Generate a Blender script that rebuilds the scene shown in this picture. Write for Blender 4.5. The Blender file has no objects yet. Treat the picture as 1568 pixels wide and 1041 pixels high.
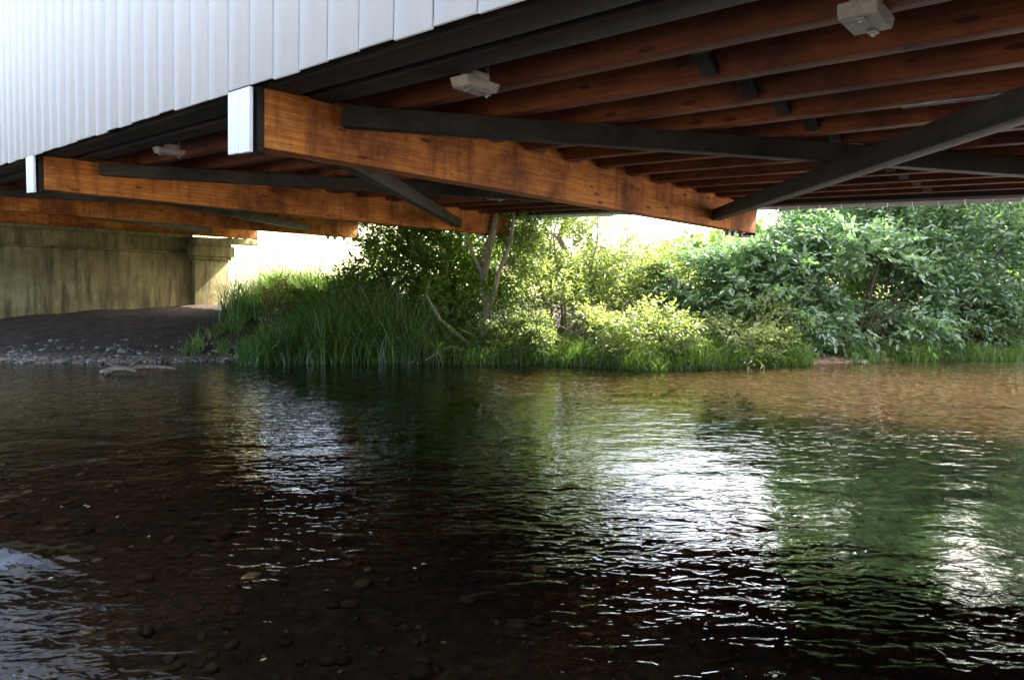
import bpy, math, numpy as np, bmesh
from mathutils import Vector, Matrix
rng=np.random.default_rng(7)
H=0.6; CAM=1.2; TH=math.radians(5.03)
sc=bpy.context.scene
sc.view_settings.view_transform='Standard'; sc.view_settings.look='None'; sc.view_settings.exposure=0
# ---------- camera
cd=bpy.data.cameras.new('camera'); cam=bpy.data.objects.new('camera',cd); sc.collection.objects.link(cam)
cam.location=(0,0,CAM); cam.rotation_euler=(math.radians(90)-TH,0,0)
cd.lens=24; cd.sensor_width=36; cd.clip_end=3000; cd.clip_start=.05
sc.camera=cam
# ---------- light
AZ=math.radians(56); EL=math.radians(41)
s=Vector((math.sin(AZ)*math.cos(EL),math.cos(AZ)*math.cos(EL),math.sin(EL)))
ld=bpy.data.lights.new('sun','SUN'); ld.energy=36; ld.angle=math.radians(.5); ld.color=(1,.95,.86)
lo=bpy.data.objects.new('sun',ld); sc.collection.objects.link(lo); lo.rotation_euler=s.to_track_quat('Z','Y').to_euler(); lo.location=(20,20,30)
w=bpy.data.worlds.new('World'); sc.world=w; w.use_nodes=True
nt=w.node_tree; bg=nt.nodes['Background']; sk=nt.nodes.new('ShaderNodeTexSky'); sk.sky_type='NISHITA'; sk.sun_disc=False
sk.sun_elevation=EL; sk.sun_rotation=AZ; sk.dust_density=5.0; nt.links.new(sk.outputs[0],bg.inputs[0]); bg.inputs[1].default_value=1.2

# ---------- material helpers
class M:
    def __init__(s,name):
        s.m=bpy.data.materials.new(name); s.m.use_nodes=True; s.t=s.m.node_tree
        s.p=s.t.nodes['Principled BSDF']; s.out=s.t.nodes['Material Output']
    def n(s,typ,ins=None,**kw):
        nd=s.t.nodes.new('ShaderNode'+typ)
        for k,v in kw.items(): setattr(nd,k,v)
        if ins:
            for k,v in ins.items(): s.set(nd.inputs[k],v)
        return nd
    def set(s,sock,v):
        if isinstance(v,bpy.types.NodeSocket): s.t.links.new(v,sock)
        else: sock.default_value=v
    def coord(s,scale=(1,1,1)):
        tc=s.n('TexCoord'); mp=s.n('Mapping',{0:tc.outputs['Object'],'Scale':scale}); return mp.outputs[0]
    def noise(s,vec,scale,detail=3,rough=.55,dist=0):
        return s.n('TexNoise',{'Vector':vec,'Scale':scale,'Detail':detail,'Roughness':rough,'Distortion':dist}).outputs['Fac']
    def ramp(s,fac,stops):
        r=s.n('ValToRGB',{0:fac}); e=r.color_ramp.elements
        while len(e)<len(stops): e.new(.5)
        for i,(p,c) in enumerate(stops):
            e[i].position=p; e[i].color=(c[0],c[1],c[2],1) if not isinstance(c,(int,float)) else (c,c,c,1)
        return r.outputs[0]
    def mix(s,fac,a,b,mode='MIX'):
        x=s.n('Mix',data_type='RGBA',blend_type=mode)
        s.set(x.inputs[0],fac)
        for i,v in ((6,a),(7,b)):
            if isinstance(v,tuple) and len(v)==3: v=v+(1,)
            s.set(x.inputs[i],v)
        return x.outputs[2]
    def math(s,op,a,b=0):
        x=s.n('Math',operation=op); s.set(x.inputs[0],a); s.set(x.inputs[1],b); return x.outputs[0]
    def bump(s,h,strength=.5,dist=.01,normal=None):
        b=s.n('Bump',{'Height':h,'Strength':strength,'Distance':dist})
        if normal: s.set(b.inputs['Normal'],normal)
        return b.outputs[0]
    def fin(s,col,rough=.7,spec=.3,nrm=None):
        s.set(s.p.inputs['Base Color'],col if not(isinstance(col,tuple) and len(col)==3) else col+(1,))
        s.set(s.p.inputs['Roughness'],rough); s.p.inputs['Specular IOR Level'].default_value=spec
        if nrm: s.set(s.p.inputs['Normal'],nrm)
        return s.m

def wood(name,dark,light,grain=(9,1.2,30),knots=True,incise=False,lam=False,rough=.75,tv=.45):
    m=M(name); v=m.coord(grain)
    g=m.noise(v,1.5,5,.7,.6)
    base=m.ramp(g,[(.3,dark),(.7,light)])
    big=m.noise(m.coord((1,1,1)),1.3,5,.7)
    c=m.mix(m.ramp(big,[(.38,.9),(.56,0.0)]),base,tuple(x*.38 for x in dark))
    h=g
    at=m.n('Attribute',attribute_name='tint').outputs['Fac']
    c=m.mix(m.math('MULTIPLY',at,tv),c,tuple(x*.5 for x in dark))
    if lam:
        tc=m.n('TexCoord'); sx=m.n('SeparateXYZ',{0:tc.outputs['Object']})
        q=m.math('FRACT',m.math('MULTIPLY',sx.outputs[2],1/0.0375*1.0))
        ln=m.math('LESS_THAN',q,.08)
        c=m.mix(m.math('MULTIPLY',ln,.65),c,tuple(x*.25 for x in dark))
    if incise:
        vo=m.n('TexVoronoi',{'Vector':m.coord((28,28,60)),'Scale':1.0,'Randomness':.15},feature='F1')
        dt=m.math('LESS_THAN',vo.outputs['Distance'],.24)
        c=m.mix(m.math('MULTIPLY',dt,.85),c,tuple(x*.2 for x in dark))
        st=m.noise(m.coord((9,9,1.2)),1,4,.7)
        c=m.mix(m.ramp(st,[(.52,0.0),(.70,.7)]),c,tuple(x*.35 for x in dark))
    if knots:
        vo=m.n('TexVoronoi',{'Vector':m.coord((3.2,3.2,11)),'Scale':1.0,'Randomness':1.0},feature='F1')
        kn=m.math('LESS_THAN',vo.outputs['Distance'],.14)
        c=m.mix(m.math('MULTIPLY',kn,.8),c,tuple(x*.18 for x in dark))
    return m.fin(c,rough,.25,m.bump(h,.5,.006))
m_beam=wood('glulam_wood',(.29,.072,.011),(.66,.265,.05),grain=(2,2,34),incise=True,lam=True,tv=0)
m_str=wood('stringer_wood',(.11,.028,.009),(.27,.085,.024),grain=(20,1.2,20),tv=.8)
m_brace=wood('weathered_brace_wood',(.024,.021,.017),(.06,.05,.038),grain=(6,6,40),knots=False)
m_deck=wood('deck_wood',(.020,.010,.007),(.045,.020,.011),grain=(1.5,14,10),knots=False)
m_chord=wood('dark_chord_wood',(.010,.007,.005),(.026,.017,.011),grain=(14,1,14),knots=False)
m_block=wood('bleached_block_wood',(.26,.24,.20),(.42,.40,.35),grain=(10,30,30),knots=False)
m=M('white_painted_siding'); n1=m.noise(m.coord((6,6,.6)),3,4)
at=m.n('Attribute',attribute_name='tint').outputs['Fac']
c=m.mix(m.ramp(n1,[(.5,0.0),(.75,.16)]),(.66,.68,.70),(.55,.56,.52)); c=m.mix(m.math('MULTIPLY',at,.10),c,(.5,.52,.54))
sp=m.n('TexVoronoi',{'Vector':m.coord((3,3,1.3)),'Scale':1.0}); c=m.mix(m.math('MULTIPLY',m.math('LESS_THAN',sp.outputs['Distance'],.03),.8),c,(.15,.12,.1))
m_white=m.fin(c,.55,.35)
m=M('dark_backing'); m_dark=m.fin((.03,.025,.02),.9,.1)
m=M('galvanised_steel'); n1=m.noise(m.coord(),12); m.p.inputs['Metallic'].default_value=.7; m_steel=m.fin(m.ramp(n1,[(.3,(.12,.10,.09)),(.7,(.3,.29,.28))]),.55,.4)
m=M('metal_roof'); m_roof=m.fin((.3,.3,.3),.6,.3)
m=M('bounce_tinted_concrete'); v=m.coord(); n1=m.noise(v,1.6,4,.65); n2=m.noise(m.coord((7,7,.7)),1,4,.7); n3=m.noise(v,30,3)
c=m.ramp(n1,[(.3,(.12,.105,.045)),(.55,(.22,.19,.09)),(.75,(.32,.28,.155))]); c=m.mix(m.ramp(n2,[(.46,0.0),(.64,.85)]),c,(.05,.042,.022))  # olive base tones carry green bounce light; dark stains laid over
c=m.mix(m.ramp(n3,[(.4,.3),(.6,0.0)]),c,(.12,.1,.06))
m_conc=m.fin(c,.9,.15,m.bump(n3,.5,.01))

# ---------- mesh helpers
def mesh_obj(name,V,F,mats,parent=None,mi=None,tint=None,smooth=False,bevel=0,k=4):
    V=np.asarray(V,dtype=np.float32).reshape(-1,3); F=np.asarray(F,dtype=np.int32).reshape(-1,k)
    me=bpy.data.meshes.new(name); me.vertices.add(len(V)); me.vertices.foreach_set('co',V.ravel())
    me.loops.add(F.size); me.loops.foreach_set('vertex_index',F.ravel())
    me.polygons.add(len(F)); me.polygons.foreach_set('loop_start',np.arange(0,F.size,k,dtype=np.int32))
    me.polygons.foreach_set('loop_total',np.full(len(F),k,dtype=np.int32))
    for mm in mats: me.materials.append(mm)
    if mi is not None: me.polygons.foreach_set('material_index',np.asarray(mi,dtype=np.int32))
    if smooth: me.polygons.foreach_set('use_smooth',np.ones(len(F),dtype=bool))
    me.update(calc_edges=True)
    if tint is not None:
        a=me.attributes.new('tint','FLOAT','POINT'); a.data.foreach_set('value',np.asarray(tint,dtype=np.float32))
    ob=bpy.data.objects.new(name,me); sc.collection.objects.link(ob)
    if parent: ob.parent=parent
    if bevel:
        b=ob.modifiers.new('bevel','BEVEL'); b.width=bevel; b.segments=2; b.limit_method='ANGLE'
    return ob
BF=np.array([[0,3,2,1],[4,5,6,7],[0,1,5,4],[1,2,6,5],[2,3,7,6],[3,0,4,7]])
class Boxes:
    def __init__(s): s.V=[];s.F=[];s.t=[];s.n=0
    def raw(s,c,t=None):
        s.V.append(np.array(c)); s.F.append(BF+s.n); s.n+=8; s.t+= [rng.random() if t is None else t]*8
    def box(s,x0,x1,y0,y1,z0,z1,j=0):
        s.raw([(x0,y0,z0),(x1,y0,z0),(x1,y1,z0),(x0,y1,z0),(x0,y0,z1),(x1,y0,z1),(x1,y1,z1),(x0,y1,z1)])
    def between(s,p,q,w,h):
        p=np.array(p,float);q=np.array(q,float); d=(q-p)/np.linalg.norm(q-p)
        sd=np.cross(d,[0,0,1]); sd/=np.linalg.norm(sd); up=np.cross(sd,d)
        c=[]
        for z in(-1,1):
            for (e,a) in((p,-1),(p,1),(q,1),(q,-1)): c.append(e+sd*a*w/2+up*z*h/2)
        s.raw(c)
    def obj(s,name,mat,parent=None,bevel=0): return mesh_obj(name,np.concatenate(s.V),np.concatenate(s.F),[mat],parent,tint=s.t,bevel=bevel)

# ---------- covered bridge  (local x = across v, y = along u, z = up)
def camvec(x,y,z): return Vector((x, z*math.cos(TH)+y*math.sin(TH), -z*math.sin(TH)+y*math.cos(TH)))
d1=camvec(-1164,145,1045).normalized(); d2=camvec(966,62,1045).normalized()
d2=(d2-d1*d2.dot(d1)).normalized(); nn=d2.cross(d1).normalized()
br=bpy.data.objects.new('covered_bridge',None); sc.collection.objects.link(br)
Mx=Matrix((d2,d1,nn)).transposed().to_4x4(); Mx.translation=Vector((0,0,CAM)); br.matrix_world=Mx
UB=[-7.75*H,-1.05*H,5.62*H,12.25*H,19.0*H,25.7*H]
VL,VR=2.99*H,13.35*H
bt=.26*H
# crowned glulam floor beams (deeper at mid-span)
V=[];F=[];nseg=16
for u in UB:
    o=len(V)
    for i in range(nseg+1):
        f=i/nseg; x=VL+(VR-VL)*f; top=1.5*H+.13*H*math.sin(math.pi*f)**.8
        V+=[(x,u,1.0*H),(x,u+bt,1.0*H),(x,u+bt,top),(x,u,top)]
    for i in range(nseg):
        a=o+4*i; b_=a+4
        for k in range(4): F.append((a+k,a+(k+1)%4,b_+(k+1)%4,b_+k))
    F.append((o+3,o+2,o+1,o)); e=o+4*nseg; F.append((e,e+1,e+2,e+3))
F=[f[::-1] for f in F]
mesh_obj('floor_beams',V,F,[m_beam],br,bevel=.008)
p=Boxes(); pe=Boxes()
for u in UB:
    p.box(2.855*H,2.89*H,u+.01*H,u+.20*H,.95*H,1.487*H); p.box(2.855*H,2.89*H,u+.206*H,u+.40*H,.955*H,1.487*H)
    p.box(13.40*H,13.46*H,u+.10*H,u+.36*H,.93*H,1.45*H)
    pe.box(2.93*H,2.985*H,u+.006*H,u+.40*H,.97*H,1.50*H); pe.box(13.355*H,13.39*H,u+.01*H,u+.3*H,.97*H,1.5*H)  # dark plates put in for the shade on the beam ends
p.obj('beam_end_trim',m_white,br,.003); pe.obj('beam_end_shade',m_chord,br,.003)
# siding
U0,U1=-9*H,28*H; WT=7.0*H
sd=Boxes(); y=U0; bw=.385*H
while y<U1:
    z0=1.49*H+rng.uniform(-.007,.009); dx=rng.uniform(-.001,.001)
    sd.box(2.87*H-.009+dx,2.87*H+.004+dx,y+.005,y+bw-.006,z0,WT)
    sd.box(13.48*H-.009-dx,13.48*H+.009-dx,y+.003,y+bw-.004,z0-.02,WT)
    y+=bw
sd.obj('siding_boards',m_white,br)
bk=Boxes(); bk.box(2.90*H,2.93*H,U0,U1,1.56*H,WT-.05); bk.box(13.41*H,13.44*H,U0,U1,1.56*H,WT-.05)
bk.obj('siding_backing',m_dark,br)
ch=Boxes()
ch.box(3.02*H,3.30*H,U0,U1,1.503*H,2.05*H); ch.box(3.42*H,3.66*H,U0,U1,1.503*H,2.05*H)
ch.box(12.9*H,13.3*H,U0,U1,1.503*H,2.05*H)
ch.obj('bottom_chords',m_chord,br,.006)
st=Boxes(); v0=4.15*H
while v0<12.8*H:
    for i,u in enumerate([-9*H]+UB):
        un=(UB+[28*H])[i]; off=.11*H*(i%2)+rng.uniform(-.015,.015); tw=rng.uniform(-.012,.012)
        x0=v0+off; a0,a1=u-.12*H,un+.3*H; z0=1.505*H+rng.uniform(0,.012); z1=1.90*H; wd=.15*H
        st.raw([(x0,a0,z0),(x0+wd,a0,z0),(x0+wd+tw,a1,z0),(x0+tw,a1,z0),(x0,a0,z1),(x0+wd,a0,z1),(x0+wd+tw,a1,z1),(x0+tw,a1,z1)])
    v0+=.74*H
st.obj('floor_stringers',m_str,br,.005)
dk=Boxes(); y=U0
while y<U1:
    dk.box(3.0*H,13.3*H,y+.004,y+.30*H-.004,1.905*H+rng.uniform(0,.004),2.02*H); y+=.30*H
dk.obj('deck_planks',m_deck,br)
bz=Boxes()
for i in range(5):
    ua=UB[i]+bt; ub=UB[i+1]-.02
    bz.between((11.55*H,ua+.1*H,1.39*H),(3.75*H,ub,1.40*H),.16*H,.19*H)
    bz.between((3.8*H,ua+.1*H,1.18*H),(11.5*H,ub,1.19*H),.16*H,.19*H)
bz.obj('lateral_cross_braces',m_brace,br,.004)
xb=Boxes()
for uu in (2.3*H,9.0*H,15.7*H):
    v0=4.15*H
    for q in range(11):
        xb.between((v0+.17*H,uu,1.56*H),(v0+.72*H,uu+.02,1.86*H),.12*H,.08*H)
        xb.between((v0+.17*H,uu+.16*H,1.86*H),(v0+.72*H,uu+.18*H,1.56*H),.12*H,.08*H); v0+=.74*H
xb.obj('cross_bridging',m_brace,br,.003)
ab=Boxes(); rd=Boxes()
for (u,vv) in ((1.2*H,4.1*H),(3.95*H,3.85*H),(9.7*H,3.8*H),(9.2*H,9.6*H),(16.0*H,3.8*H)):
    a=.10*H; l=.185*H; z0,z1=1.42*H,1.495*H
    ab.raw([(vv-l*.8,u-a,z0),(vv+l*.8,u-a,z0),(vv+l*.8,u+a,z0),(vv-l*.8,u+a,z0),(vv-l,u-a,z1),(vv+l,u-a,z1),(vv+l,u+a,z1),(vv-l,u+a,z1)])
    ab.box(vv-l*.5,vv+l*.5,u-a*.7,u+a*.7,z1-.004,z1+.06*H)
    for sg in (-1,1):
        rd.box(vv+sg*.12*H-.006,vv+sg*.12*H+.006,u-.012,u+.0,z0-.03*H,1.9*H); rd.box(vv+sg*.12*H-.015,vv+sg*.12*H+.015,u-.021,u+.009,z0-.015*H,z0-.001)
ab.obj('anchor_blocks',m_block,br,.006)
for u in UB:
    for vv in (12.3*H,12.55*H,12.9*H):
        rd.box(vv,vv+.05*H,u+.08*H,u+.15*H,.90*H,1.0*H); rd.box(vv-.03*H,vv+.08*H,u+.05*H,u+.18*H,.975*H,.999*H)
    for (vv,zz) in ((3.95*H,1.42*H),(4.05*H,1.36*H)): rd.box(vv,vv+.03*H,u-.21*H,u-.19*H,zz,zz+.03*H)
rd.obj('rods_and_bolts',m_steel,br,.001)
cn=Boxes(); cn.box(6.2*H,6.24*H,.6*H,1.5*H,1.44*H,1.48*H); cn.obj('conduit',m_steel,br,.01)
rf=Boxes(); vm=(VL+VR)/2; e=WT-.1; t_=e+2.6*H
rf.raw([(2.2*H,U0,e),(vm,U0,t_),(vm,U1,t_),(2.2*H,U1,e),(2.2*H,U0,e+.06),(vm,U0,t_+.06),(vm,U1,t_+.06),(2.2*H,U1,e+.06)])
rf.raw([(vm,U0,t_),(14.1*H,U0,e),(14.1*H,U1,e),(vm,U1,t_),(vm,U0,t_+.06),(14.1*H,U0,e+.06),(14.1*H,U1,e+.06),(vm,U1,t_+.06)])
rf.obj('gable_roof',m_roof,br)
def abut(name,uf,sgn):
    e=bpy.data.objects.new(name,None); sc.collection.objects.link(e); e.matrix_world=Mx
    a=Boxes()
    def bx(x0,x1,f0,z0,z1,back=2.2):
        ya,yb=sorted((uf+sgn*f0*H,uf+sgn*back*H)); a.box(x0*H,x1*H,ya,yb,z0*H,z1*H)
    E=10.75
    bx(-3.0,E,0,-6.0,.30); bx(-3.0,E,-.10,.302,.36); bx(-3.0,E,.06,.362,.86); bx(-3.0,E,-.06,.862,.99)
    bx(E-.02,12.0,-.22,-6.0,.12); bx(E-.1,12.08,-.30,.122,.24); bx(E-.18,12.16,-.38,.242,.62); bx(E-.1,12.08,-.30,.622,.92)
    bx(12.2,13.4,.25,.75,.98,1.0)
    a.obj('concrete_mass',m_conc,e,.012); return e
abut('concrete_abutment',25.45*H,1); abut('concrete_abutment.001',-7.4*H,-1)

# ---------- terrain
XS=[-60,-12,-7,-3,0,1.9,3.3,5,8,14,60]; YS=[10.5,10.0,9.8,9.9,9.7,9.15,9.35,10.0,10.4,11,13]
def shore(X): return np.interp(X,XS,YS)+.10*np.sin(X*2.3)+.05*np.sin(X*5.7+1)
def bumpf(X,Y): return .5*np.sin(X*1.9+np.sin(Y*1.3))*np.sin(Y*2.3+1)+.3*np.sin(X*5.1+Y*3.7)+.2*np.sin(X*9.7-Y*8.3)
def terr(X,Y):
    d=Y-shore(X)
    land=np.where(d<2.8,.19*d,.53+.05*(d-2.8)); land=np.minimum(land,1.0)
    land=land+np.clip((Y-16.5)*.27,0,2.6)*np.clip((.0-X)/4.0,0,1)   # slope added to brighten the gap and its reflection, as a road approach
    sh=np.clip((X-.2+.15*(Y-5)+.5*np.sin(X*1.7+Y*2.9))/2.4,0,1)*np.clip((Y-3.0)/1.5,0,1); bed=np.maximum(-.42+.32*sh*sh*(3-2*sh),-.02+.13*d)
    z=np.where(d>0,land+.035*bumpf(X,Y)*np.clip(d,0,1),bed+.02*bumpf(X,Y)*np.clip(-d,0,1))
    near=np.minimum((.9-Y)*.18,.6)
    return np.where(Y<2,np.maximum(z,near),z)
xs=np.unique(np.concatenate([-np.geomspace(16,900,26),np.linspace(-16,16,260),np.geomspace(16,900,26)]))
ys=np.unique(np.concatenate([-np.geomspace(6,500,18),np.linspace(-6,20,220),np.geomspace(20,1500,40)]))
X,Y=np.meshgrid(xs,ys); Z=terr(X,Y)
V=np.stack([X,Y,Z],-1).reshape(-1,3); nx,ny=len(xs),len(ys)
i=np.arange((nx-1)*(ny-1)); r=i//(nx-1); c_=i%(nx-1); a=r*nx+c_
F=np.stack([a,a+1,a+nx+1,a+nx],-1)
m=M('bank_soil_and_gravel'); v=m.coord()
n2=m.noise(v,6,4,.75)
dirt=m.ramp(n2,[(.3,(.024,.017,.012)),(.6,(.055,.042,.031)),(.8,(.11,.085,.065))])
vo=m.n('TexVoronoi',{'Vector':v,'Scale':15.0,'Randomness':1.0})
sepc=m.n('SeparateColor',{0:vo.outputs['Color']}).outputs[0]
peb=m.ramp(sepc,[(0,(.22,.14,.085)),(.5,(.34,.22,.14)),(.85,(.42,.30,.20)),(1,(.5,.40,.29))])
peb=m.mix(m.ramp(vo.outputs['Distance'],[(.35,0.0),(.8,.7)]),peb,(.05,.034,.022))
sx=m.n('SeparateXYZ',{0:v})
deep=m.ramp(m.math('ADD',sx.outputs[2],m.math('ADD',m.math('MULTIPLY',n2,.12),.55)),[(.19,.94),(.42,0.0)])  # bed colour darkened with depth, standing in for light the water absorbs
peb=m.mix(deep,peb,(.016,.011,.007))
under=m.ramp(m.math('ADD',sx.outputs[2],m.math('MULTIPLY',n2,.1)),[(.06,1.0),(.16,0.0)])
c=m.mix(under,dirt,peb)
gf=m.ramp(m.math('MULTIPLY',sx.outputs[1],.03),[(.48,0.0),(.56,1.0)])
grs=m.ramp(n2,[(.3,(.32,.31,.17)),(.6,(.46,.43,.30)),(.8,(.52,.49,.38))])  # pale far ground, kept light to brighten the gap
c=m.mix(gf,c,grs)
bar=m.ramp(sepc,[(0,(.17,.145,.11)),(1,(.33,.29,.23))])  # pale gravel added behind the camera to bounce light onto the bridge
nf=m.ramp(m.math('ADD',m.math('MULTIPLY',sx.outputs[1],.1),.5),[(.45,1.0),(.55,0.0)])
c=m.mix(nf,c,bar)
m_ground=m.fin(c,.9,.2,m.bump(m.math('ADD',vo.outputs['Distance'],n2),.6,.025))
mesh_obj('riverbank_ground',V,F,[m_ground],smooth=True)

# ---------- water
m=M('river_water'); v=m.coord(); t=m.t
dn=m.noise(v,.45,2)
big=m.noise(m.coord((1,1.5,1)),2.0,1,.5,.5); mid=m.noise(m.coord((1,2.0,1)),7.5,2,.5,.8); fine=m.noise(m.coord((1,1.6,1)),21,1,.5,.3)
amp=m.ramp(dn,[(.35,.20),(.64,.95)])
hh=m.math('ADD',m.math('MULTIPLY',big,.014),m.math('MULTIPLY',amp,m.math('ADD',m.math('MULTIPLY',mid,.0105),m.math('MULTIPLY',fine,.0016))))
nb=m.bump(hh,1.0,1.0)
fr=m.n('Fresnel',{'IOR':1.45,'Normal':nb}); gl=m.n('BsdfGlossy',{'Color':(1,1,1,1),'Roughness':.01,'Normal':nb})
tr=m.n('BsdfTransparent',{'Color':(.82,.77,.63,1)}); mx=m.n('MixShader',{0:fr.outputs[0],1:tr.outputs[0],2:gl.outputs[0]})
t.links.new(mx.outputs[0],m.out.inputs[0]); t.nodes.remove(m.p); m_water=m.m
gx=np.unique(np.concatenate([[-90,-30,-10,-5],np.linspace(-3.4,-1.4,70),[0,5,10,30,90]])); gy=np.unique(np.concatenate([[-3,0,1.5],np.linspace(2.2,3.6,60),[5,8,12,16]]))
X,Y=np.meshgrid(gx,gy); dx=(X+2.25)/.30; dy=(Y-2.88)/.09
Z=.035*np.exp(-dx*dx-dy*dy)+.007*np.exp(-(dx*.7)**2-(dy*.45)**2)*np.sin(X*34+Y*21)*np.sin(Y*47-X*9)
a=(np.arange(len(gy)-1)[:,None]*len(gx)+np.arange(len(gx)-1)[None]).ravel()
mesh_obj('river_water',np.stack([X,Y,Z],-1).reshape(-1,3),np.stack([a,a+1,a+len(gx)+1,a+len(gx)],-1),[m_water],smooth=True)

# ---------- stones
def ico(sub=2):
    bm=bmesh.new(); bmesh.ops.create_icosphere(bm,subdivisions=sub,radius=1)
    V=np.array([v.co[:] for v in bm.verts]); F=np.array([[v.index for v in f.verts] for f in bm.faces]); bm.free(); return V,F
def stones(name,P,R,mat,flat=.5,sub=2):
    V0,F0=ico(sub); n=len(P); nv=len(V0)
    k1=rng.normal(size=(n,1,3)); k2=rng.normal(size=(n,1,3))*2; ph=rng.uniform(0,6,(n,1))
    d=1+.22*np.sin((V0[None]*k1).sum(-1)*1.6+ph)+.10*np.sin((V0[None]*k2).sum(-1)*1.5)
    V=V0[None]*d[...,None]; sc3=np.stack([rng.uniform(.8,1.3,n),rng.uniform(.6,1,n),rng.uniform(flat*.7,flat*1.2,n)],-1)
    V=V*sc3[:,None]*R[:,None,None]; an=rng.uniform(0,6.28,n)[:,None]
    x=V[...,0]*np.cos(an)-V[...,1]*np.sin(an); y=V[...,0]*np.sin(an)+V[...,1]*np.cos(an)
    V=np.stack([x,y,V[...,2]],-1)+P[:,None]
    return mesh_obj(name,V,F0[None]+(np.arange(n)*nv)[:,None,None],[mat],tint=np.repeat(rng.random(n),nv),smooth=True,k=3)
def stonemat(name,stops,rough=.75):
    m=M(name); at=m.n('Attribute',attribute_name='tint').outputs['Fac']; n=m.noise(m.coord(),25,3)
    c=m.mix(m.ramp(n,[(.35,.5),(.65,0.0)]),m.ramp(at,stops),(.03,.024,.018)); return m.fin(c,rough,.3)
m_peb=stonemat('wet_pebbles',[(0,(.018,.013,.009)),(.5,(.05,.034,.022)),(.85,(.11,.072,.045)),(.95,(.26,.18,.10)),(1,(.6,.42,.22))])
m_rock=stonemat('bank_stone',[(0,(.045,.04,.035)),(.6,(.13,.115,.10)),(.9,(.27,.25,.22)),(1,(.44,.42,.38))])
n=4200; Px=rng.uniform(-6,2.6,n); Py=1.2+6.8*rng.random(n)**1.4; Rr=rng.lognormal(-3.85,.5,n)
stones('riverbed_pebbles',np.stack([Px,Py,terr(Px,Py)+Rr*.12],-1),Rr,m_peb,.45,1)
n=1800; Px=rng.uniform(-11,-2.4,n); Py=shore(Px)+np.abs(rng.normal(0,.6,n))-.25; Rr=rng.lognormal(-3.95,.45,n)
stones('bank_stones',np.stack([Px,Py,terr(Px,Py)+Rr*.1],-1),Rr,m_rock,.6,2)
stones('river_rock',np.array([[-2.3,2.93,-.06]]),np.array([.15]),m_rock,.5,3)

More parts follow.
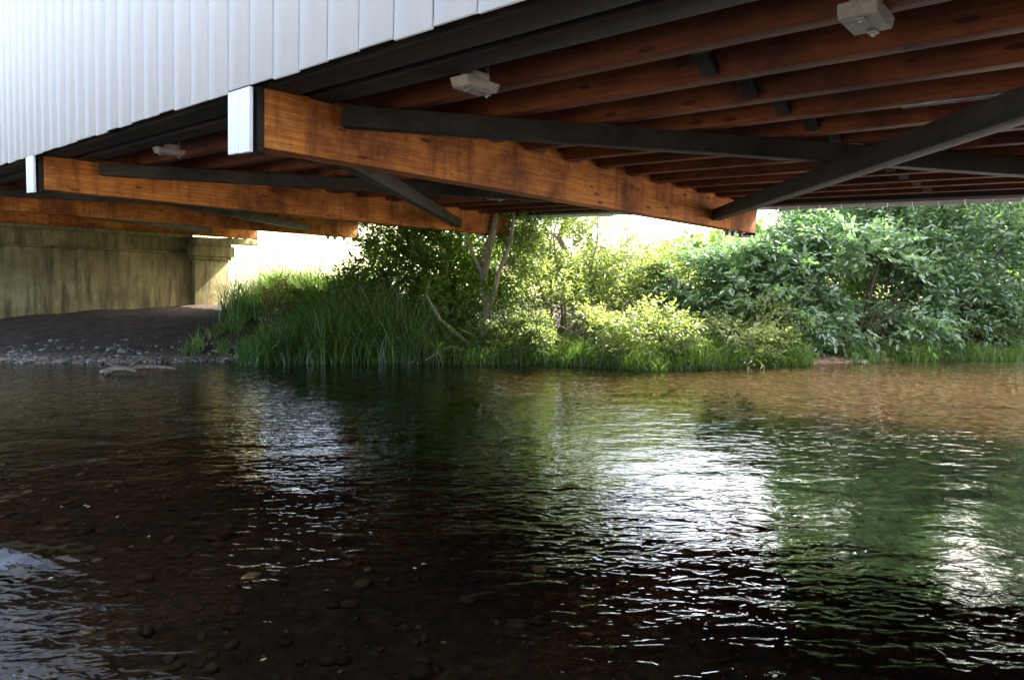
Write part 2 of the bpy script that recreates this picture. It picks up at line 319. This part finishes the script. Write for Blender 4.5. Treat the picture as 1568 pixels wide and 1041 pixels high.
# ---------- plants
def norm(a): return a/np.maximum(np.linalg.norm(a,axis=-1,keepdims=True),1e-6)
def clump(P,ph): return np.sin(P[:,0]*3.1+ph)+np.sin(P[:,1]*2.7+ph*2)+np.sin(P[:,2]*4.3+ph*3)+.7*np.sin(P[:,0]*7.1+P[:,2]*6.3+ph)
class Plant:
    def __init__(s): s.V=[];s.F=[];s.m=[];s.t=[];s.n=0
    def add(s,V,F,mi,t):
        s.V.append(V.reshape(-1,3)); s.F.append(F.reshape(-1,4)+s.n); s.m.append(np.full(len(F.reshape(-1,4)),mi)); s.t.append(t.ravel()); s.n+=len(V.reshape(-1,3))
    def tube(s,pts,rad,sides=7):
        pts=np.asarray(pts,float); n=len(pts); T=norm(np.gradient(pts,axis=0)); ref=np.array([.3,1,.1])
        S=norm(np.cross(T,ref)); U=np.cross(S,T); a=np.linspace(0,2*np.pi,sides,endpoint=False)
        V=pts[:,None]+(S[:,None]*np.cos(a)[None,:,None]+U[:,None]*np.sin(a)[None,:,None])*np.asarray(rad)[:,None,None]
        F=[(i*sides+k,i*sides+(k+1)%sides,(i+1)*sides+(k+1)%sides,(i+1)*sides+k) for i in range(n-1) for k in range(sides)]
        s.add(V,np.array(F),1,np.full(n*sides,rng.random()))
    def stem(s,p,q,r0,r1,sag=.25,seg=7,sides=6):
        p=np.array(p,float);q=np.array(q,float); L=np.linalg.norm(q-p); t=np.linspace(0,1,seg)[:,None]
        c=(p+q)/2+np.array([0,0,sag*L])+rng.normal(0,.08*L,3)
        pts=(1-t)**2*p+2*t*(1-t)*c+t*t*q; pts[1:-1]+=rng.normal(0,.015*L,(seg-2,3))
        s.tube(pts,np.linspace(r0,r1,seg),sides); return pts
    def leaves(s,P,D,L,k,ll,lw,droop=.3,tb=None,spread=.9):
        N=len(P); D=norm(D); side=norm(np.cross(D,np.array([0,0,1.])+rng.normal(0,.5,(N,3))))
        if tb is None: tb=rng.random(N)
        for j in range(k):
            t=(j+.7)/k; sg=1 if j%2 else -1
            p=P+D*(L*t)[:,None]; p[:,2]-=droop*L*t*t
            a=norm(D*.6+side*sg*spread+rng.normal(0,.35,(N,3))-np.array([0,0,droop*.9])) if j<k-1 else norm(D+rng.normal(0,.2,(N,3))-np.array([0,0,droop]))
            nr=np.array([0,0,1.])+rng.normal(0,.55,(N,3)); S=norm(np.cross(a,nr)); U=np.cross(S,a)
            l=(ll*rng.uniform(.65,1.25,N))[:,None]; w=(lw*rng.uniform(.75,1.2,N))[:,None]
            V=np.stack([p,p+.3*l*a+.5*w*S+.14*w*U,p+.7*l*a+.36*w*S+.08*w*U,p+l*a-.12*l*U,p+.7*l*a-.36*w*S+.08*w*U,p+.3*l*a-.5*w*S+.14*w*U],1)
            base=(np.arange(N)*6)[:,None,None]; F=np.array([[0,1,2,3],[0,3,4,5]])[None]+base
            s.add(V,F,0,np.repeat(np.clip(tb*.65+rng.random(N)*.35,0,1),6))
    def blades(s,P,h,w,lean=.35,seg=4,curl=.5):
        N=len(P); an=rng.uniform(0,2*np.pi,N); dr=np.stack([np.cos(an),np.sin(an),np.zeros(N)],-1)
        a2=rng.uniform(0,2*np.pi,N); S=np.stack([np.cos(a2),np.sin(a2),np.zeros(N)],-1)
        le=(lean*rng.uniform(.2,1.4,N)); rows=[]
        for i in range(seg+1):
            t=i/seg; c=P+dr*(h*le*t**1.8)[:,None]; c[:,2]+=h*(t-curl*le*t**3)
            ww=w*(1-t**1.5)+.0006
            rows+= [c-S*ww/2,c+S*ww/2]
        V=np.stack(rows,1); F=np.array([[2*i,2*i+1,2*i+3,2*i+2] for i in range(seg)])[None]+(np.arange(N)*(2*(seg+1)))[:,None,None]
        tb=np.clip(.4+clump(P,2.)*.12+rng.normal(0,.2,N),0,1)
        s.add(V,F,0,np.repeat(tb,2*(seg+1)))
    def obj(s,name,mats): return mesh_obj(name,np.concatenate(s.V),np.concatenate(s.F),mats,mi=np.concatenate(s.m),tint=np.concatenate(s.t),smooth=False)
def leafmat(name,stops,trans=.45,tcol=(1.5,1.6,.6),gloss=.05):
    m=M(name); at=m.n('Attribute',attribute_name='tint').outputs['Fac']; c=m.ramp(at,stops); m.t.nodes.remove(m.p)
    df=m.n('BsdfDiffuse',{'Color':c}); tl=m.n('BsdfTranslucent',{'Color':m.mix(1.0,c,tcol,'MULTIPLY')})
    mx=m.n('MixShader',{0:trans,1:df.outputs[0],2:tl.outputs[0]}); gl=m.n('BsdfGlossy',{'Color':(.9,.95,1,1),'Roughness':.4}); m2=m.n('MixShader',{0:gloss,1:mx.outputs[0],2:gl.outputs[0]})
    m.t.links.new(m2.outputs[0],m.out.inputs[0]); return m.m
L_willow=leafmat('willow_leaves',[(.0,(.055,.11,.012)),(.5,(.13,.22,.03)),(1,(.26,.35,.06))],.55)
L_olive=leafmat('olive_green_leaves',[(.0,(.08,.12,.03)),(.5,(.17,.22,.07)),(1,(.29,.34,.14))],.5,(1.4,1.45,.75))
L_elder=leafmat('elder_leaves',[(.0,(.055,.10,.048)),(.5,(.12,.195,.10)),(1,(.21,.30,.17))],.5,(1.35,1.6,.78),.10)
L_grass=leafmat('grass_blades',[(.0,(.05,.10,.014)),(.5,(.11,.20,.03)),(.85,(.20,.29,.055)),(1,(.33,.29,.11))],.45)
L_dry=leafmat('dry_brown_leaves',[(.0,(.10,.05,.02)),(1,(.28,.16,.07))],.3,(1.1,1,.8))
m=M('bark'); n1=m.noise(m.coord((14,14,2.5)),1.5,4,.7); m_bark=m.fin(m.ramp(n1,[(.3,(.15,.12,.085)),(.6,(.34,.28,.21)),(.8,(.48,.42,.34))]),.9,.15,m.bump(n1,.9,.03))
m=M('dark_bark'); m_dbark=m.fin((.08,.065,.05),.9,.15)
m=M('wet_driftwood'); n1=m.noise(m.coord((20,20,20)),1.5,3,.7); m_drift=m.fin(m.ramp(n1,[(.35,(.10,.07,.05)),(.7,(.30,.23,.17))]),.8,.2)
def sample(blobs,n,ph,thr=-.7,shell=.55):
    out=[]; vol=np.array([b[3]*b[4]*b[5] for b in blobs]); vol=vol**.75; vol/=vol.sum()
    for b,f in zip(blobs,vol):
        kk=int(n*f*1.7)+5; d=norm(rng.normal(size=(kk,3))); r=rng.uniform(shell**3,1,kk)**(1/3)
        P=np.array(b[:3])+d*r[:,None]*np.array(b[3:6])*(1+.16*np.sin(d[:,:1]*5+d[:,2:]*7+ph)); P=P[clump(P,ph)>thr][:int(n*f)+1]; out.append(P)
    P=np.concatenate(out); g=terr(P[:,0],P[:,1])+.08; P[:,2]=np.maximum(P[:,2],g+rng.random(len(P))*.1)
    return P
def bush(name,base,blobs,n,leaf,bark,ll,lw,k=7,tl=.35,droop=.35,stems=10,r0=.035,shell=.5,thr=-.7,up=.4,dead=0,spread=.9):
    p=Plant(); ph=rng.uniform(0,9); P=sample(blobs,n,ph,thr,shell)
    bz=terr(np.array([base[0]]),np.array([base[1]]))[0]-.05
    D=norm(P-np.array([base[0],base[1],bz+.5]))+rng.normal(0,.45,P.shape)+np.array([0,0,up])
    p.leaves(P,D,rng.uniform(.6,1.3,len(P))*tl,k,ll,lw,droop,tb=np.clip(.5+clump(P,ph+2)*.18+rng.normal(0,.15,len(P)),0,1),spread=spread)
    for i in range(stems):
        b0=np.array([base[0]+rng.normal(0,.16),base[1]+rng.normal(0,.12),bz]); q=P[rng.integers(len(P))]
        pts=p.stem(b0,q,r0*rng.uniform(.6,1.1),.006,rng.uniform(.05,.3))
        for j in range(5):
            a=pts[rng.integers(2,6)]; e=P[np.argsort(np.linalg.norm(P-a,axis=1)+rng.random(len(P))*1.5)[0]]; p.stem(a,e,.010,.003,.1,5,4)
    for i in range(dead):
        a=np.array([base[0]+rng.normal(0,.8),base[1]-.3+rng.normal(0,.2),bz+.05]); e=a+np.array([rng.normal(0,.5),rng.normal(-.1,.25),rng.uniform(.3,.9)]); p.stem(a,e,.008,.002,.1,5,4)
    return p.obj(name,[leaf,bark])
bush('willow_shrub',(-2.1,11.9),[(-1.9,11.9,1.3,.8,.9,.95),(-1.2,11.6,1.4,1.0,.8,.9)],1700,L_willow,m_bark,.10,.038,7,.32)
bush('willow_shrub.001',(-.9,10.9),[(-1.0,10.8,.9,.8,.6,.65),(-1.3,11.1,.7,.8,.5,.5),(-.4,11.6,1.5,.9,.7,.8)],1700,L_willow,m_bark,.085,.034,7,.3)
t=Plant()
tr=[(-.68,9.95,-.05),(-.52,10.1,.12),(-.40,10.3,.40),(-.36,10.35,.80),(-.42,10.4,1.25),(-.36,10.45,1.7),(-.22,10.6,2.3),(.15,10.8,3.2),(.45,10.9,3.9)]
t.tube(np.array(tr)+rng.normal(0,.018,(9,3)),[.09,.075,.075,.068,.06,.058,.05,.035,.02],10)
t.tube([(-.37,10.34,.72),(-.27,10.25,.98),(-.20,10.2,1.3),(-.02,10.3,1.75),(.05,10.3,2.4)],[.045,.042,.036,.03,.018],8)
t.tube([(-.40,10.4,1.2),(-.6,10.3,1.6),(-.75,10.2,2.1)],[.03,.025,.015],7)
t.tube([(-.52,10.1,.15),(-.75,10.05,.35),(-1.05,9.95,.62),(-1.25,9.9,1.0)],[.04,.035,.03,.012],7)
for q in range(12):
    a=rng.uniform(-1,1); t.stem((-.5,10.1,.14),(-.5+a*1.1,9.62+rng.uniform(-.1,.2),-.03+.1*rng.random()),.035,.010,.10)
P=sample([(.5,10.9,3.7,1.1,1.0,.9),(.2,10.5,2.5,.8,.5,.5),(-.5,10.5,1.75,.6,.35,.3),(-.2,10.2,1.2,.35,.2,.3)],900,1.3,-.5)
t.leaves(P,norm(P-np.array([-.1,10.4,2]))+rng.normal(0,.5,P.shape),rng.uniform(.2,.4,len(P)),7,.085,.033,.6)
t.obj('leaning_alder_tree',[L_willow,m_bark])
bush('olive_shrub',(.9,10.9),[(.7,10.8,1.2,.9,.7,1.0),(1.4,11.0,1.15,.9,.6,.9),(.7,11.2,2.1,.8,.7,.7)],2200,L_olive,m_bark,.08,.032,7,.34,dead=12)
bush('olive_shrub.001',(2.2,11.4),[(2.2,11.4,1.0,1.0,.7,.75),(1.6,12.0,1.4,.9,.7,.55)],1400,L_olive,m_bark,.085,.034,7,.32,dead=8)
bush('streamside_weeds',(1.2,9.8),[(1.0,9.7,.35,.75,.4,.38),(1.9,9.5,.4,.8,.4,.4),(.2,9.95,.35,.6,.3,.35)],1000,L_olive,m_bark,.07,.03,7,.26,stems=14,r0=.01,up=.9)
bush('streamside_weeds.001',(3.2,9.7),[(3.0,9.65,.3,.8,.4,.35),(3.6,9.9,.45,.6,.4,.4)],800,L_olive,m_bark,.06,.025,7,.3,stems=12,r0=.01,up=1.1)
bush('elder_bush',(3.9,10.6),[(3.6,10.6,1.1,.9,.7,.65),(4.3,10.6,1.25,.9,.7,.65),(3.0,11.0,1.1,.7,.6,.5),(4.2,10.4,.6,.9,.5,.5)],1900,L_elder,m_dbark,.115,.048,7,.36,.45,dead=30)
bush('elder_bush.001',(5.4,10.9),[(5.2,10.8,1.6,1.0,.7,.9),(5.9,10.9,1.2,1.0,.7,.8),(5.6,11.3,2.3,1.0,.8,.7),(5.6,10.6,.65,1.1,.5,.5)],2400,L_elder,m_dbark,.11,.048,7,.38,.45,dead=25)
bush('elder_bush.002',(7.3,11.2),[(7.2,11.0,1.7,1.1,.7,1.0),(6.8,11.4,2.5,1.2,.8,.8),(8.0,11.0,1.2,1.0,.7,.9),(7.0,10.8,.7,1.3,.4,.55)],2600,L_elder,m_dbark,.10,.042,7,.38,.45,dead=15)
bush('elder_bush.003',(9.5,11.6),[(9.3,11.4,1.6,1.4,.9,1.4),(10.8,11.8,2.0,1.4,.9,1.4)],1200,L_elder,m_dbark,.13,.055,7,.42,.45)
bush('elder_bush.004',(5.0,12.8),[(4.9,12.8,1.1,1.2,.6,.8),(6.6,13.0,1.6,1.4,.6,1.1),(8.8,13.2,1.7,1.4,.6,1.2)],1600,L_elder,m_dbark,.13,.06,7,.42,.45)
bush('elder_bush.005',(7.0,12.0),[(6.8,12.0,.8,1.8,.4,.6),(8.6,12.0,.9,1.2,.4,.6)],1000,L_willow,m_dbark,.10,.045,7,.35,.35,stems=12,r0=.015)
def tree(name,x,y,h,cr,n,leaf,ll,lw,tr=.14,lo=.38):
    p=Plant(); z0=terr(np.array([x]),np.array([y]))[0]-.1
    pts=np.array([(x+rng.normal(0,.08)*i*.4,y+rng.normal(0,.06)*i*.4,z0+h*.8*i/7) for i in range(8)]); p.tube(pts,np.linspace(tr,.03,8),9)
    bl=[]
    for i in range(9):
        a=rng.uniform(0,6.28); zz=rng.uniform(lo,.95); rr=cr*(1.1-zz)*rng.uniform(.5,1.1)
        c=np.array([x+math.cos(a)*rr,y+math.sin(a)*rr,z0+h*zz]); bl.append((c[0],c[1],c[2],cr*.48,cr*.45,cr*.38))
        p.stem(pts[min(7,int(zz*6)+1)],c,tr*.35,.01,.1)
    P=sample(bl,n,rng.uniform(0,9),-.6,.5)
    p.leaves(P,norm(P-np.array([x,y,z0+h*.5]))+rng.normal(0,.5,P.shape),rng.uniform(.25,.5,len(P)),7,ll,lw,.4)
    return p.obj(name,[leaf,m_dbark])
tree('alder_tree',8.2,13.2,5.0,2.0,1700,L_elder,.14,.07)
tree('alder_tree.001',11.6,13.6,6.0,2.4,1500,L_elder,.15,.07)
tree('alder_tree.002',6.4,14.5,4.2,1.8,1200,L_willow,.13,.06)
tree('alder_tree.003',11.8,10.9,6.4,2.2,230,L_olive,.12,.05,.12,.5)
tree('alder_tree.004',1.2,14.2,4.4,1.4,700,L_olive,.12,.055,.09)
p=Plant(); bl=[(x,70+rng.uniform(-4,6),rng.uniform(2,4),rng.uniform(4,6),3,rng.uniform(2.5,5)) for x in np.arange(20,95,5.5)]
P=sample(bl,3500,2,-2,.6); p.leaves(P,rng.normal(size=P.shape)+np.array([0,0,.5]),rng.uniform(.8,1.6,len(P)),5,.9,.6,.3)
for bb in bl: p.stem((bb[0],bb[1],.8),(bb[0],bb[1],bb[2]),.3,.1,0)
p.obj('distant_trees',[L_willow,m_dbark])
def grass(name,n,xr,yf,h,w,lean,mat=L_grass,thr=-9,taper=None):
    X=rng.uniform(*xr,n); Y=shore(X)+yf(n); P=np.stack([X,Y,terr(X,Y)-.02],-1); P=P[clump(P*2.0,1.)>thr]
    p=Plant(); hh=h*rng.uniform(.4,1.15,len(P))*(1+.22*np.sin(P[:,0]*3+P[:,1]*2)+.12*np.sin(P[:,0]*8.3))
    if taper: hh*=np.clip((P[:,0]-xr[0])/taper,.25,1)
    p.blades(P,hh,w,lean); p.obj(name,[mat,m_dbark])
grass('reed_grass',12500,(-4.0,-.9),lambda n:-.15+2.1*rng.random(n)**.9,1.15,.015,.85,taper=.8)
grass('reed_grass.001',7000,(-5.3,-2.8),lambda n:2.4+3.0*rng.random(n),.95,.016,.6)
grass('reed_grass.002',9000,(-1.0,4.3),lambda n:-.10+1.0*rng.random(n)**1.3,.45,.011,.7)
grass('reed_grass.003',7000,(4.3,9.5),lambda n:-.08+1.1*rng.random(n)**1.5,.38,.011,.7,thr=.2)
grass('bank_weeds',3800,(-5.0,-3.4),lambda n:.25+2.1*rng.random(n),.38,.009,.9,thr=.0)
L_straw=leafmat('straw_grass',[(0,(.20,.24,.07)),(.6,(.38,.36,.17)),(1,(.55,.5,.32))],.4,(1.2,1.15,.9))
grass('field_grass',12000,(-14,12),lambda n:5.5+16*rng.random(n)**1.2,.45,.03,.6,mat=L_straw)
bush('dry_dock_weed',(-3.75,11.0),[(-3.75,11.0,.75,.22,.2,.4)],120,L_dry,m_dbark,.06,.02,7,.2,stems=8,r0=.008)
bush('nettle_patch',(-3.0,11.2),[(-3.1,11.2,.75,.4,.4,.45),(-2.4,11.1,.95,.5,.4,.5)],700,L_willow,m_bark,.09,.04,7,.25,stems=10,r0=.012)
p=Plant(); p.stem((-5.15,8.55,.03),(-4.35,8.75,.06),.05,.02,.04); p.stem((-4.9,8.6,.05),(-4.7,8.7,.2),.018,.006,.2); p.stem((-5.25,8.65,.03),(-4.7,8.5,.05),.03,.01,.1); p.stem((-5.0,8.6,.05),(-5.2,8.7,.14),.014,.005,.2)
p.leaves(np.array([[-5.0,8.6,.06],[-4.8,8.65,.06],[-4.6,8.7,.06]]),np.array([[1,0,0],[0,1,0],[1,1,.2]],float),np.array([.1,.1,.1]),6,.06,.03,0)
p.obj('driftwood_log',[L_dry,m_drift])
p=Plant(); N=70; P=np.stack([rng.uniform(-3,3,N),rng.uniform(1.9,8,N),np.full(N,.004)],-1)
a=rng.uniform(0,6.28,N); A=np.stack([np.cos(a),np.sin(a),0*a],-1); S=np.stack([-np.sin(a),np.cos(a),0*a],-1); l=.015
V=np.stack([P,P+A*l*.4+S*l*.4,P+A*l*1.1+S*l*.3,P+A*l*1.6,P+A*l*1.1-S*l*.3,P+A*l*.4-S*l*.4],1); p.add(V,np.array([[0,1,2,3],[0,3,4,5]])[None]+(np.arange(N)*6)[:,None,None],0,np.repeat(rng.random(N),6))
p.obj('floating_leaves',[leafmat('yellowed_leaves',[(0,(.35,.2,.06)),(1,(.6,.5,.3))],.2,(1,1,1)),m_dbark])
